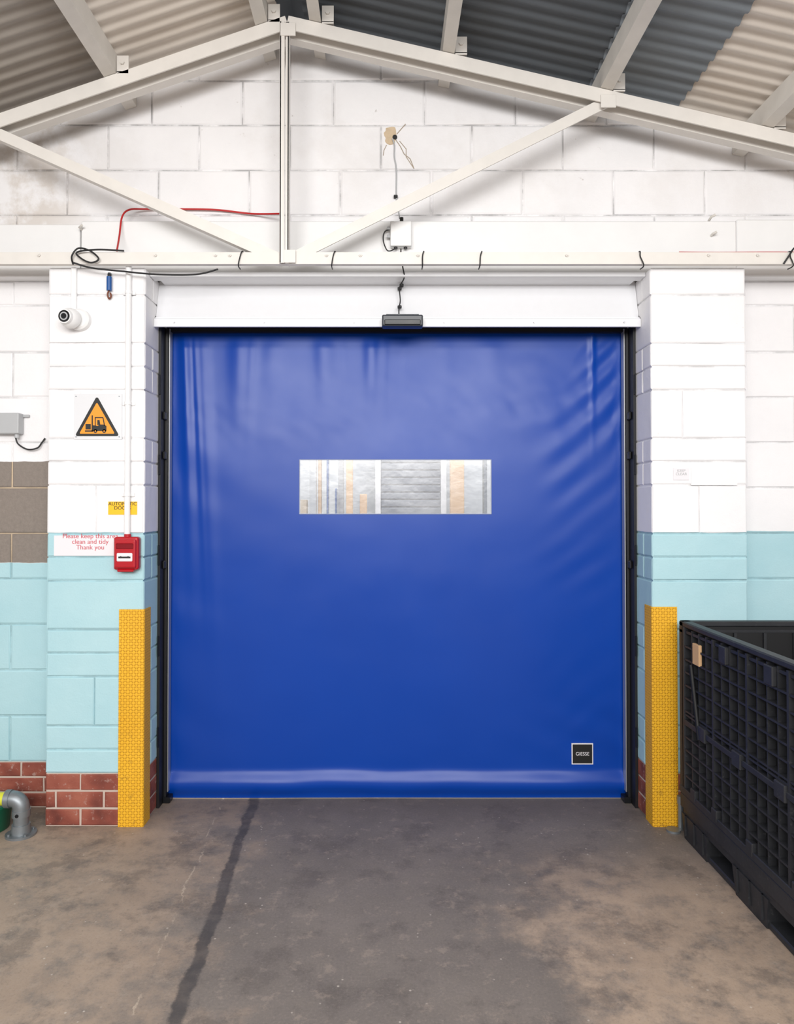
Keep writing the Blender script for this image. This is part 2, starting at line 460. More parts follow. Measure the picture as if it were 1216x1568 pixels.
def purlin(x, first=False, w=.055, lean=1):
    b = B('roof_purlin'); z0 = zr(x)+.004; s = SL if x < RX else -SR; h = SH-.012
    yy0, yy1 = Y0, YW-.003
    def sl(dx): return s*dx
    prof = [(x-w/2, z0+sl(-w/2)), (x+w/2, z0+sl(w/2)), (x+w/2, z0+sl(w/2)+.010), (x-w/2+.012, z0+sl(-w/2+.012)+.010), (x-w/2+.012, z0+h+sl(-w/2+.012)), (x-w/2, z0+h+sl(-w/2))]
    if lean < 0: prof = [(2*x-p[0], p[1]-2*sl(p[0]-x)) for p in prof][::-1]
    b.prismY(prof, yy0, yy1, M['steelgrey'])
    c = w/2+.004; cx = x+c
    zc = zr(cx)
    b.box(cx, cx+.055, YT-.03, YT-.022, zc+.0, zc+.085, M['steel'], .001)
    b.box(cx, cx+.055, YT-.03, YT+.05, zc+.006, zc+.012, M['steel'], .001)
    b.cyl((cx+.027, YT-.04, zc+.05), (cx+.027, YT-.028, zc+.05), .011, M['steel'], 6)
    b.done()
for x in (-2.78, -2.0, W(172, 122, YT)[0], RX-.12, RX+.13, W(686, 80, YT)[0], W(926, 140, YT)[0], W(1170, 190, YT)[0], 2.5):
    purlin(x, lean=(1 if x > RX else -1))

# ------------------------------------------------------------ truss
b = B('roof_truss'); S = M['steel']
def angle(p0, p1, h, d=.05, t=.007, y=YT, flange='top'):
    p0 = Vector((p0[0], 0, p0[1])); p1 = Vector((p1[0], 0, p1[1])); u = (p1-p0).normalized()
    n = Vector((-u.z, 0, u.x))
    if n.z < 0 or (abs(n.z) < 1e-4 and n.x < 0): n = -n
    a, c = (-h/2, h/2)
    if flange == 'top': prof = [(a, 0), (c, 0), (c, d), (c-t, d), (c-t, t), (a, t)]
    else: prof = [(a, 0), (c, 0), (c, t), (a+t, t), (a+t, d), (a, d)]
    vs = []
    for p in (p0, p1): vs += [p+n*q[0]+Vector((0, y+q[1], 0)) for q in prof]
    k = len(prof)
    fs = [(i, (i+1) % k, k+(i+1) % k, k+i) for i in range(k)]+[tuple(range(k))[::-1], tuple(range(k, 2*k))]
    b.add(vs, fs, S)
hr = .062
for (xa, xb, sl) in ((XL, RX, 1), (RX, XR, 1)):
    angle((xa, zr(xa)-hr/2), (xb, zr(xb)-hr/2), hr, .055, flange='top', y=YT-.03)
    angle((xa, zr(xa)-hr/2-.004), (xb, zr(xb)-hr/2-.004), hr*.9, .05, flange='bot', y=YT+.035)
zc0 = W(600, 404, YT-.02)[1]; zc1 = W(600, 386, YT-.02)[1]; hc = zc1-zc0
angle((XL, (zc0+zc1)/2), (XR, (zc0+zc1)/2), hc, .03, y=YT-.02, flange='bot')
b.box(XL, XR, YT-.018, YT+.036, zc1-.008, zc1, S)
kx0 = W(430, 220, YT)[0]; kx1 = W(443, 220, YT)[0]
b.box(kx0, kx0+.022, YT-.036, YT-.03, zc0, RZ-.03, S, .001); b.box(kx0, kx0+.006, YT-.036, YT+.02, zc0, RZ-.03, S)
b.box(kx0+.026, kx1+.002, YT-.030, YT-.024, zc0, RZ-.03, S, .001); b.box(kx1-.004, kx1+.002, YT-.03, YT+.02, zc0, RZ-.03, S)
pA = W(-60, 180, YT); pB = W(430, 398, YT); angle(pA, pB, .050, .045, y=YT-.014, flange='bot')
pC = W(449, 396, YT); pD = W(932, 156, YT); angle(pC, pD, .050, .04, y=YT-.014, flange='top')
for x, y, yy in ((441, 44, YT-.04), (932, 154, YT-.038), (441, 392, YT-.034)):
    X, Z = W(x, y, yy); b.box(X-.035, X+.035, yy, yy+.006, Z-.03, Z+.03, S, .001)
for x in (238, 330, 552, 640, 868, 1085, 1160, 60, 500, 352):
    X, Z = W(x, 391, YT-.02); b.cyl((X, YT-.028, Z), (X, YT-.019, Z), .008, S, 6); b.cyl((X, YT-.034, Z), (X, YT-.028, Z), .004, S, 6)
truss = b.done()
b = B('cable_ties')
for x, wob in ((371, 6), (513, 5), (649, 2), (738, 3), (980, -6), (1210, -5)):
    yy = YT-.026
    X0, Z0 = W(x, 386, yy); X1, Z1 = W(x-wob, 406, yy)
    b.tube(smooth_path([(X0+.003, YT+.03, Z0+.004), (X0, yy, Z0+.004), ((X0*2+X1)/3-.004, yy, (Z0*2+Z1)/3), (X1, yy, Z1), (X1, YT+.02, Z1-.003)], 5), .003, M['black'], 6)
b.done(truss)

# ------------------------------------------------------------ roll door
door = empty('door_1')
ZT = 2.412
cx0, cx1 = LX1+.012, RX0-.012
def nz_(x, y, z): return noise.noise(Vector((x, y, z)))
def hem(z):
    """weighted hem pocket: sloped shoulder, flat belly, tucked in at the foot"""
    P = [(.000, .004), (.018, .006), (.030, .012), (.045, .020), (.062, .0255), (.080, .0255), (.092, .0225), (.102, .0185), (.130, .006), (.145, .001), (.16, 0), (.5, 0)]
    for (a, fa_), (c, fc) in zip(P, P[1:]):
        if a <= z <= c:
            return fa_+(fc-fa_)*(z-a)/(c-a)
    return 0
def hems(z): return sum(hem(max(0, z+k*.003)) for k in range(-3, 4))/7
def curtain_off(u, z):
    Wd = cx1-cx0; d = 0; dt = ZT-z
    for (c, w_, a, L) in ((.085, .030, .019, .80), (.135, .016, .006, .95), (.17, .035, .007, 1.3), (.37, .05, .010, .36), (.44, .025, .005, .40), (.55, .05, .005, .3),
                      (.80, .05, .011, .36), (.90, .02, .002, .4), (1.05, .04, .013, .36), (1.12, .025, .004, .42), (1.22, .03, .003, .3), (1.42, .05, .004, .3), (1.65, .07, .005, .3)):
        c2 = c+.05*dt*math.sin(c*9)
        d += a*math.exp(-((u-c2)/w_)**2)*math.exp(-(dt/L)**2)*min(1, dt/.12+.15)
    d += .012*math.sin(math.pi*u/Wd)*math.sin(math.pi*min(1, z/ZT))
    d += .006*nz_(u*1.3, z*.9, 3)*1.5
    # creases near the right edge, arcing down-left from the track, strongest high up
    r = Wd-u
    fade = .12+.88*math.exp(-((z-2.08)/.36)**2)
    g = math.exp(-((r-.14)/.27)**2)*min(1, r/.07)*fade
    zz = z+.95*r-.5*r*r+.10*nz_(u*2.5, z*1.5, 19)
    wv = math.sin(zz*2*math.pi/.17+3.0*nz_(u*1.5, z*1.5, 9))
    am = .45+1.1*nz_(u*3.2, z*3.0, 1)
    d += .0062*g*wv*max(0, am)
    d += .008*math.exp(-((r-.17)/.014)**2)*math.exp(-(dt/.35)**2)
    g2 = math.exp(-(u/.3)**2)*min(1, u/.05)
    d += .003*g2*math.sin((z+.6*u)*2*math.pi/.3+3*nz_(z*1.2, u, 5))*max(0, .4+nz_(u, z*2, 31))
    up = math.exp(-((z-2.0)/.18)**2)
    d += .0028*nz_(u*5, z*4, 7)*up+.0012*nz_(u*12+z*5, z*10, 27)*up
    d += .0010*nz_(u*4, z*6, 17)
    d += .0035*math.exp(-(((r-.12)/.3)**2+((z-.32)/.2)**2))*math.sin((z-.5*r)*2*math.pi/.2)
    if z < .4:
        wob = .005*nz_(u*2.4, 0, 2)+.016*max(0, nz_(u*1.7, 8, 2)-.15)
        d += hems(max(0, z-wob*min(1, z/.05)))*(1+.10*nz_(u*3, 3, 3))+.003*nz_(u*5, z*7, 4)*min(1, z/.05)*max(0, 1-z/.4)
    return d
wx0, wz1 = W(459, 704, YD); wx1, wz0 = W(752, 787, YD)
def grid_axis(a, cuts):
    for c in cuts:
        i = min(range(len(a)), key=lambda k: abs(a[k]-c)); a[i] = c
    return a
gx = grid_axis([cx0+(cx1-cx0)*i/340 for i in range(341)], (wx0, wx1))
gz = grid_axis([.004+.196*i/66 for i in range(66)]+[.20+(ZT-.20)*i/320 for i in range(321)], (wz0, wz1))
nx, nz = len(gx), len(gz)
vs = []
for z in gz:
    for x in gx: vs.append((x, YD-curtain_off(x-cx0, z), z))
fa = []; fb = []
for j in range(nz-1):
    for i in range(nx-1):
        q = (j*nx+i, j*nx+i+1, (j+1)*nx+i+1, (j+1)*nx+i)
        inside = gx[i] >= wx0-1e-6 and gx[i+1] <= wx1+1e-6 and gz[j] >= wz0-1e-6 and gz[j+1] <= wz1+1e-6
        (fb if inside else fa).append(q)
b = B('curtain'); b.add(vs, fa, M['pvc'], True); cur = b.done(door, recalc=False)
b = B('vision_panel'); b.add([(x, y+.001, z) for x, y, z in vs], fb, M['clear'], True); vp = b.done(door, recalc=False)
for o in (vp, cur):
    bm = bmesh.new(); bm.from_mesh(o.data); bmesh.ops.delete(bm, geom=[v for v in bm.verts if not v.link_faces], context='VERTS'); bm.to_mesh(o.data); bm.free()
b = B('panel_seam'); M['seam'] = simple('pvc_weld_edge', (150, 160, 190), .35)
def yc(x, z): return YD-curtain_off(x-cx0, z)-.0012
def strip(p0, p1, w, m, n=40):
    P = [(p0[0]+(p1[0]-p0[0])*i/n, p0[1]+(p1[1]-p0[1])*i/n) for i in range(n+1)]
    b.tube([(x, yc(x, z), z) for x, z in P], w, m, 6)
for p in (((wx0, wz0), (wx1, wz0)), ((wx0, wz1), (wx1, wz1)), ((wx0, wz0), (wx0, wz1)), ((wx1, wz0), (wx1, wz1))): strip(p[0], p[1], .0022, M['seam'])
b.done(door)
b = B('side_tracks')
for sx, xe in ((1, LX1), (-1, RX0)):
    def bx(a, c, *r, **k): b.box(min(xe+sx*a, xe+sx*c), max(xe+sx*a, xe+sx*c), *r, **k)
    bx(.001, .014, 3.575, 3.80, .0, 2.40, M['black'])
    bx(.016, .030, 3.655, 3.675, .03, 2.40, M['blackmet'], bev=.002)
    bx(.016, .028, 3.64, 3.655, .03, 2.40, M['black'])
    bx(.030, .036, 3.650, 3.69, .05, 2.40, M['silver'], bev=.001)
    bx(.014, .05, 3.63, 3.69, 0, .03, M['blackmet'], bev=.003)
    for z in (.35, .8, 1.25, 1.7, 2.1):
        bx(.004, .012, 3.565, 3.577, z-.05, z+.05, M['blackmet'], bev=.002)
    for z in (1.2, 1.75, 1.95): bx(.016, .026, 3.60, 3.64, z-.02, z+.02, M['black'], bev=.004)
b.done(door)
b = B('head_casing')
zl1 = W(600, 487, 3.50)[1]; zl0 = W(600, 500, 3.50)[1]; zf = W(600, 428, 3.585)[1]
b.prismX([(3.50, zl0), (3.50, zl1-.004), (3.504, zl1), (3.525, zl1+.002), (3.530, zl1+.008), (3.585, zf), (3.80, zf), (3.80, zl0+.05), (3.515, zl0+.05), (3.515, zl0)], LX1+.001, RX0-.001, M['header'])
b.box(LX1+.015, RX0-.015, 3.66, 3.70, 2.386, 2.43, M['black'])
b.box(LX1+.02, RX0-.02, 3.518, 3.66, zl0+.035, zl0+.049, M['black'])
zz0 = W(600, 427, 3.45)[1]; zz1 = W(600, 411, 3.45)[1]
b.box(LX1+.002, RX0-.002, 3.43, 3.50, zz0+.006, min(zz1, 2.618), M['header'], .002)
b.box(LX1+.03, RX0-.03, 3.50, 3.60, zf-.02, 2.60, M['header'])
for k in range(6):
    X = LX1+.1+k*.44; b.cyl((X, 3.492, (zl0+zl1)/2), (X, 3.5, (zl0+zl1)/2), .004, M['silver'], 8)
b.done(door)
bx0, bz1 = W(875, 1138, YD); bx1, bz0 = W(908, 1170, YD)
yb_ = min(yc(bx0, bz0), yc(bx1, bz1), yc(bx0, bz1), yc(bx1, bz0), yc((bx0+bx1)/2, (bz0+bz1)/2))-.002
b = B('badge'); b.box(bx0, bx1, yb_, yb_+.006, bz0, bz1, M['paper']); b.box(bx0+.005, bx1-.005, yb_-.001, yb_, bz0+.005, bz1-.005, M['signblack']); b.done(door)
text('badge_text', 'GIESSE', (bx0+bx1)/2, yb_-.0016, (bz0+bz1)/2, .024, M['paper'], door)

b = B('motion_sensor'); y0 = 3.43
x0, z1 = W(585, 481, y0); x1, z0 = W(648, 499, y0)
b.box(x0, x1, y0, 3.499, z0, z1, M['darkgrey'], .008, seg=3)
b.box(x0+.012, x1-.012, y0-.004, y0+.01, z0+.006, z0+(z1-z0)*.55, M['lens'], .003)
b.box(x0+.02, x1-.02, y0+.01, 3.499, z1, z1+.004, M['darkgrey'])
b.done(door)
b = B('junction_box'); y0 = 3.455
x0, z1 = W(598, 338, y0); x1, z0 = W(630, 376, y0)
b.box(x0, x1, y0, 3.499, z0, z1, M['whiteplastic'], .004, seg=2)
b.box(x0-.001, x1+.001, y0+.012, y0+.014, z0-.001, z1+.001, M['greyplastic'])
for x, s in ((606, -1), (621, -1), (615, 1)):
    X, Z = W(x, 376 if s < 0 else 338, y0+.02); b.cyl((X, y0+.02, Z), (X, y0+.02, Z+s*.016), .009, M['black'], 8)
for y in (350, 362):
    X, Z = W(598, y, y0+.02); b.cyl((X, y0+.02, Z), (X-.018, y0+.02, Z), .008, M['greyplastic'], 8)
jb = b.done()
def cable(name, pts, r, m, n=8, parent=None):
    b = B(name); b.tube(smooth_path([(W(x, y, Y)[0], Y, W(x, y, Y)[1]) for x, y, Y in pts], n), r, m, 8); return b.done(parent)
cable('sensor_cable', [(614, 381, 3.475), (614, 395, 3.42), (617, 410, 3.40), (619, 425, 3.45), (612, 440, 3.50), (613, 460, 3.51), (611, 472, 3.475), (611, 483, 3.46)], .0032, M['black'], parent=door)
cable('loop_cable', [(598, 351, 3.475), (589, 355, 3.47), (587, 368, 3.47), (592, 382, 3.46), (598, 384, 3.465), (606, 380, 3.475)], .003, M['black'], parent=jb)
cable('gable_cable', [(612, 334, 3.475), (610, 322, 3.53), (607, 300, 3.575), (607, 260, 3.577), (604, 240, 3.576), (604, 222, 3.575), (601, 212, 3.572)], .0036, M['greyplastic'], parent=wall)
b = B('cable_clips')
for x, y, Y in ((612, 442, 3.545), (612, 470, 3.51), (606, 301, 3.57), (615, 437, 3.545)):
    X, Z = W(x, y, Y); b.box(X-.010, X+.010, Y-.010, Y+.012, Z-.007, Z+.007, M['black'], .003)
b.done(wall)
b = B('filler_patch')
X, Z = W(598, 208, YW); pts = []
for k in range(22):
    a = 2*math.pi*k/22; r = .034*(1+.35*noise.noise(Vector((math.cos(a)*2, math.sin(a)*2, 1)))); pts.append((X+r*math.cos(a)*.9, r*math.sin(a)*1.35+Z))
b.prismY(pts, YW-.003, YW+.006, M['tan'])
b.cyl((X+.022, YW-.006, Z-.008), (X+.022, YW-.002, Z-.008), .012, M['black'], 12)
for path in ([(606, 214), (613, 224), (619, 236), (628, 243), (634, 258)], [(608, 205), (614, 198), (621, 190)], [(592, 222), (588, 230), (587, 238)], [(634, 258), (622, 240), (622, 228), (612, 216)]):
    b.tube([(W(x, y, YW)[0], YW-.001, W(x, y, YW)[1]) for x, y in path], .0022, M['crack'], 5)
b.done(wall)

cable('red_cable', [(179, 384, 3.36), (183, 360, 3.45), (187, 332, 3.49), (198, 321, 3.52), (222, 320, 3.56), (270, 320, 3.565), (330, 321, 3.565), (385, 327, 3.565), (428, 327, 3.50)], .0045, M['redcable'])
cable('red_cable.001', [(395, -60, 3.34), (402, 8, 3.40), (406, 30, 3.42), (418, 40, 3.42), (432, 33, 3.40)], .005, M['redcable'])
cable('black_cable', [(112, 405, 3.31), (110, 392, 3.29), (120, 380, 3.29), (138, 384, 3.29), (151, 396, 3.29), (140, 402, 3.29), (125, 396, 3.29), (118, 386, 3.29), (150, 382, 3.29), (190, 384, 3.30)], .004, M['black'])
cable('black_cable.001', [(112, 402, 3.30), (140, 410, 3.31), (185, 415, 3.32), (240, 420, 3.32), (300, 420, 3.32), (334, 412, 3.32)], .0042, M['black'])
cable('black_cable.002', [(1200, 404, 3.30), (1208, 392, 3.29), (1216, 380, 3.29), (1226, 374, 3.3)], .004, M['black'])
cable('red_cable.002', [(1040, 386, 3.36), (1100, 386.5, 3.36), (1180, 386, 3.36), (1260, 386.5, 3.36)], .003, M['redcable'])

# ------------------------------------------------------------ things on the left pier
b = B('electrical_conduit'); yc_ = YP-.014
X, _ = W(196, 600, yc_)
b.cyl((X, yc_, W(0, 824, yc_)[1]), (X, yc_, 2.66), .0135, M['whiteplastic'], 20)
for y in (450, 620, 760):
    Z = W(0, y, yc_)[1]; b.cyl((X, yc_, Z), (X, yc_, Z+.014), .0165, M['whiteplastic'], 20); b.box(X-.03, X+.03, yc_+.008, YP+.002, Z-.002, Z+.016, M['whiteplastic'], .002)
b.done()
b = B('security_camera')
yq = YP-.012; X = W(113, 450, yq)[0]
b.box(X-.012, X+.012, YP-.016, YP+.001, W(0, 478, yq)[1], 2.618, M['whiteplastic'], .002)
X, Z = W(121, 489, YP-.02)
b.cyl((X, YP+.001, Z), (X, YP-.028, Z), .052, M['whiteplastic'], 36, r1=.050); b.cyl((X, YP-.028, Z), (X, YP-.036, Z), .050, M['whiteplastic'], 36, r1=.040)
X2, Z2 = W(107, 487, YP-.065)
b.sphere((X2, YP-.062, Z2), .047, M['whiteplastic'])
dr = Vector((-.12, -1, -.05)).normalized(); c = Vector((X2, YP-.062, Z2))
b.cyl(c+dr*.030, c+dr*.050, .034, M['whiteplastic'], 30, r1=.032); b.cyl(c+dr*.0495, c+dr*.052, .027, M['lens'], 30)
b.cyl(c+dr*.0515, c+dr*.0535, .019, M['greyplastic'], 24); b.cyl(c+dr*.053, c+dr*.055, .013, M['lens'], 24)
b.done()
b = B('hanging_key_fob')
X, Z = W(167, 430, YP-.02)
b.cyl((X, YP-.018, Z+.02), (X, YP-.018, Z-.045), .012, M['blue'], 16)
b.cyl((X, YP-.018, Z+.02), (X, YP-.018, Z+.034), .008, M['blackmet'], 12)
b.box(X-.006, X+.006, YP-.02, YP+.001, Z+.03, Z+.04, M['galv'])
b.tube(smooth_path([(X, YP-.018, Z-.045), (X-.008, YP-.016, Z-.062), (X-.002, YP-.014, Z-.082), (X+.008, YP-.014, Z-.07), (X+.004, YP-.014, Z-.055)], 5), .004, M['copper'], 8)
b.done()
b = B('forklift_warning_sign'); yo = YP-.0035
x0, z1 = W(114, 603, YP); x1, z0 = W(187, 673, YP)
b.box(x0, x1, yo, YP+.001, z0, z1, M['signwhite'], .001)
def P2(x, y, Y): X, Z = W(x, y, Y); return (X, Y, Z)
def rtri(pts, r, Y, m, n=6):
    out = []
    for i in range(3):
        p = Vector(pts[i]); a = (Vector(pts[i-1])-p).normalized(); c = (Vector(pts[(i+1) % 3])-p).normalized()
        h = (a+c).normalized(); ang = a.angle(c)/2; ce = p+h*(r/math.sin(ang)); s_ = -h
        base = math.atan2(s_.y, s_.x); sp = math.pi/2-ang
        sgn = 1 if (a.x*c.y-a.y*c.x) < 0 else -1
        for k in range(n+1):
            t = base+sgn*sp*(-1+2*k/n); out.append((ce.x+r*math.cos(t), ce.y+r*math.sin(t)))
    b.poly([(x, Y, z) for x, z in out], m)
rtri([W(149, 606, YP), W(183.5, 668, YP), W(115, 668, YP)], .008, yo-.0006, M['signblack'])
rtri([W(149, 616, YP), W(176.5, 664.2, YP), W(122, 664.2, YP)], .004, yo-.0012, M['signyellow'])
yk = yo-.0018
def flat(pts, m=M['signblack'], Y=yk): b.poly([P2(x, y, Y) for x, y in pts], m)
flat([(142, 651), (142, 660), (163, 660), (163, 652), (158, 650), (152, 650), (150, 652)])
flat([(145, 640), (146.5, 640), (146.5, 652), (145, 652)]); flat([(145, 638.5), (158, 638.5), (158.6, 640.2), (145, 640.2)]); flat([(157, 640), (158.6, 640), (161, 652), (159.2, 652)])
flat([(149, 643), (152.5, 643), (153.5, 650), (149, 651)]); flat([(140.3, 636), (142.2, 636), (142.2, 661), (140.3, 661)])
flat([(130, 659), (142, 659), (142, 661), (130, 661)]); flat([(131, 649), (139, 649), (139, 657.5), (131, 657.5)])
for cx, cy, r in ((146, 660, 3), (159.5, 660, 3)):
    flat([(cx+r*math.cos(a*.524), cy+r*math.sin(a*.524)) for a in range(12)]); flat([(cx+1.1*math.cos(a*.785), cy+1.1*math.sin(a*.785)) for a in range(8)], M['signyellow'], yk-.0004)
for x, y in ((117, 607), (183, 607), (117, 669), (183, 669)):
    X, Z = W(x, y, YP); b.cyl((X, yo-.002, Z), (X, yo, Z), .003, M['galv'], 8)
b.done()
b = B('automatic_door_label'); x0, z1 = W(166, 768, YP); x1, z0 = W(210, 788, YP)
b.box(x0, x1, YP-.002, YP+.001, z0, z1, M['labelyellow']); lab = b.done()
text('label_text', 'AUTOMATIC\nDOORS', (x0+x1)/2, YP-.0026, (z0+z1)/2+.010, .023, M['signblack'], lab)
b = B('tidy_notice_sign'); x0, z1 = W(83, 820, YP); x1, z0 = W(194, 851, YP)
b.box(x0, x1, YP-.002, YP+.001, z0, z1, M['paper']); lab = b.done()
text('notice_text', 'Please keep this area\nclean and tidy\nThank you', (x0+x1)/2, YP-.0026, (z0+z1)/2+.018, .031, M['textred'], lab, sx=1.0)
b = B('fire_alarm_call_point'); x0, z1 = W(174, 822, YP-.04); x1, z0 = W(212, 873, YP-.04)
b.box(x0, x1, YP-.045, YP-.001, z0, z1, M['red'], .012, seg=4)
b.box(x0+.008, x1-.008, YP-.058, YP-.040, z0+.010, z1-.012, M['red'], .008, seg=3)
b.box(x0+.022, x1-.022, YP-.0605, YP-.056, z0+.042, z0+.080, M['paper'], .003)
b.box(x0+.03, x1-.03, YP-.0615, YP-.060, z0+.056, z0+.064, M['signblack'])
b.box(x0+.018, x1-.018, YP-.060, YP-.056, z1-.055, z1-.03, M['reddark'], .003)
b.cyl(((x0+x1)/2, YP-.02, z1-.002), ((x0+x1)/2, YP-.02, z1+.012), .016, M['red'], 20)
b.box(x0+.02, x1-.02, YP-.05, YP-.02, z0-.008, z0+.004, M['red'], .003)
for k in (-1, 1): b.cyl(((x0+x1)/2+k*.017, YP-.0625, z0+.061), ((x0+x1)/2+k*.017, YP-.060, z0+.061), .005, M['signblack'], 12)
b.done()
b = B('isolator_box'); x0, z1 = W(-12, 632, YW-.05); x1, z0 = W(29, 664, YW-.05)
b.box(x0, x1, YW-.055, YW-.001, z0, z1, M['greyplastic'], .005, seg=2)
b.box(x1-.002, x1+.03, YW-.012, YW-.001, z1-.018, z1-.004, M['greyplastic'], .002); b.cyl((x1-.02, YW-.03, z0), (x1-.02, YW-.03, z0-.02), .011, M['greyplastic'], 12)
jb2 = b.done()
cable('tail_cable', [(24, 670, 3.55), (28, 680, 3.55), (42, 688, 3.555), (57, 686, 3.56), (64, 678, 3.57), (69, 671, 3.575)], .004, M['black'], parent=jb2)
b = B('small_paper_label'); x0, z1 = W(1031, 717, YP); x1, z0 = W(1055, 735, YP); b.box(x0, x1, YP-.0025, YP+.001, z0, z1, M['paper']); lab = b.done()
text('label_print', 'KEEP\nCLEAR', (x0+x1)/2, YP-.003, (z0+z1)/2+.008, .018, M['greyplastic'], lab)
b = B('small_paper_label'); x0, z1 = W(1058, 717, YP); x1, z0 = W(1129, 743, YP)
b.box(x0, x1, YP-.0025, YP+.001, z0, z1, M['whiteplastic']); b.done()

# ------------------------------------------------------------ corner guards
def guard_ob(name, xe, sx, ytop):
    b = B(name); t = .006; zt = W(600, ytop, YP)[1]; wf = .113; dp = .085
    a = xe-sx*t
    prof = [(xe+sx*wf, YP-t), (a+sx*.006, YP-t), (a+sx*.0018, YP-t+.0018), (a, YP-t+.006), (a, YP+dp), (xe-sx*.0015, YP+dp), (xe-sx*.0015, YP-.0015), (xe+sx*wf, YP-.0015)]
    n = len(prof); vs = [(x, y, .0) for x, y in prof]+[(x, y, zt) for x, y in prof]
    fs = [(i, (i+1) % n, n+(i+1) % n, n+i) for i in range(n)]+[tuple(range(n)), tuple(range(n, 2*n))]
    b.add(vs, fs, M['guard'])
    for z in (.12, .5, .88): b.cyl((xe+sx*.09, YP-t-.003, z), (xe+sx*.09, YP-t, z), .006, M['guard'], 10)
    b.done()
guard_ob('corner_guard', LX1, -1, 933); guard_ob('corner_guard', RX0, 1, 929)

# ------------------------------------------------------------ pipe fittings
b = B('handrail_base_fitting'); X, Y = -1.650, 3.29; G = M['galv']
b.cyl((X, Y, 0), (X, Y, .010), .066, G, 40); b.cyl((X, Y, .010), (X, Y, .05), .042, G, 32, r1=.039)
b.cyl((X, Y, .05), (X, Y, .12), .033, G, 32); b.cyl((X, Y, .085), (X, Y, .115), .039, G, 32)
el = [(X, Y, .11)]+[(X-.040+.040*math.cos(a), Y, .122+.040*math.sin(a)) for a in [math.pi/2*k/8 for k in range(9)]]+[(X-.05, Y, .162)]
b.tube(el, .036, G, 28); b.cyl((X-.045, Y, .162), (X-.068, Y, .162), .040, G, 28)
b.cyl((X-.066, Y, .162), (X-.9, Y, .162), .029, M['pipeyellow'], 28)
for a in (.8, 2.4, 3.9, 5.5): b.cyl((X+.053*math.cos(a), Y+.053*math.sin(a), .01), (X+.053*math.cos(a), Y+.053*math.sin(a), .018), .007, G, 6)
b.cyl((X, Y-.043, .10), (X, Y-.037, .10), .008, M['blackmet'], 8)
b.done()
b = B('green_bucket'); X, Y = -1.85, 3.35
b.tube([(X, Y, 0), (X, Y, .004), (X, Y, .105), (X, Y, .11), (X, Y, .118), (X, Y, .12)], .1, M['green'], 32, rs=[.10, .105, .115, .122, .122, .117]); b.done()
b = B('pipe_base_fitting'); X, Y = 1.330, 3.325
b.cyl((X, Y, 0), (X, Y, .010), .032, G, 32)
b.cyl((X+.040, Y+.016, 0), (X+.040, Y+.016, .15), .012, G, 20); b.cyl((X+.040, Y+.016, .12), (X+.040, Y+.016, .155), .015, G, 20)
b.done()

# ------------------------------------------------------------ pallet box
b = B('plastic_pallet_box'); K = M['hdpe']
bx0, bx1, by0, by1, bz = 1.343, 2.343, 2.07, 3.28, .975
zb = .205
b.box(bx0, bx1, by0, by1, .135, zb, K, .006); b.box(bx0+.01, bx1-.01, by0+.01, by1-.01, .10, .135, K, .004)
for fx0, fx1 in ((bx0+.005, bx0+.13), ((bx0+bx1)/2-.065, (bx0+bx1)/2+.065), (bx1-.13, bx1-.005)):
    b.box(fx0+.01, fx1-.01, by0+.03, by1-.03, .0, .026, K, .005)
    for fy0, fy1 in ((by0+.005, by0+.26), ((by0+by1)/2-.13, (by0+by1)/2+.13), (by1-.26, by1-.005)):
        t = .018; vs = [(fx0+t*.3, fy0+t, 0), (fx1-t*.3, fy0+t, 0), (fx1-t*.3, fy1-t, 0), (fx0+t*.3, fy1-t, 0), (fx0, fy0, .11), (fx1, fy0, .11), (fx1, fy1, .11), (fx0, fy1, .11)]
        b.add(vs, [(0, 3, 2, 1), (4, 5, 6, 7), (0, 1, 5, 4), (1, 2, 6, 5), (2, 3, 7, 6), (3, 0, 4, 7)], K)
        for q in range(3):
            yq = fy0+.04+q*(fy1-fy0-.08)/2; b.box(fx0-.004, fx0+.02, yq-.004, yq+.004, .02, .11, K)
def side(org, sdir, ndir, L):
    org = Vector(org); sd = Vector(sdir); nd = Vector(ndir)
    def lb(s0, s1, d0, d1, z0, z1, m=K, bev=0):
        p = org+sd*s0+nd*d0; q = org+sd*s1+nd*d1
        b.box(min(p.x, q.x), max(p.x, q.x), min(p.y, q.y), max(p.y, q.y), z0, z1, m, bev)
    lb(.0, L, .032, .038, zb, bz-.02, M['hdpe_in'])
    lb(0, L, 0, .045, bz-.024, bz, bev=.005)
    lb(0, L, .006, .04, bz-.050, bz-.038)
    lb(0, .055, 0, .045, zb, bz-.02, bev=.004); lb(L-.055, L, 0, .045, zb, bz-.02, bev=.004)
    lb(0, L, -.004, .04, zb, zb+.03, bev=.003)
    zm = .53; lb(.05, L-.05, -.003, .035, zm-.012, zm+.012, bev=.003)
    lb(.05, L-.05, .002, .035, zm+.03, zm+.038)
    n = int((L-.11)/.066)
    for k in range(1, n):
        s = .055+(L-.11)*k/n; wdt = .0065 if k % 4 == 0 else .003
        lb(s-wdt, s+wdt, .004 if k % 4 else .0, .034, zb+.03, bz-.028)
    rows = 12
    for k in range(1, rows):
        z = zb+.03+(bz-.05-zb-.03)*k/rows; lb(.05, L-.05, .002, .034, z-.004, z+.004)
    return lb
lb = side((bx0, by1, 0), (0, -1, 0), (1, 0, 0), by1-by0)
side((bx1, by1, 0), (0, -1, 0), (-1, 0, 0), by1-by0)
side((bx0, by1, 0), (1, 0, 0), (0, -1, 0), bx1-bx0)
side((bx0, by0, 0), (1, 0, 0), (0, 1, 0), bx1-bx0)
lb(.15, .215, -.004, .01, .81, .90, M['wood'], .002)
lb(.40, .46, -.008, .02, .87, .94, K, .004); lb(.74, .80, -.008, .02, .87, .94, K, .004)
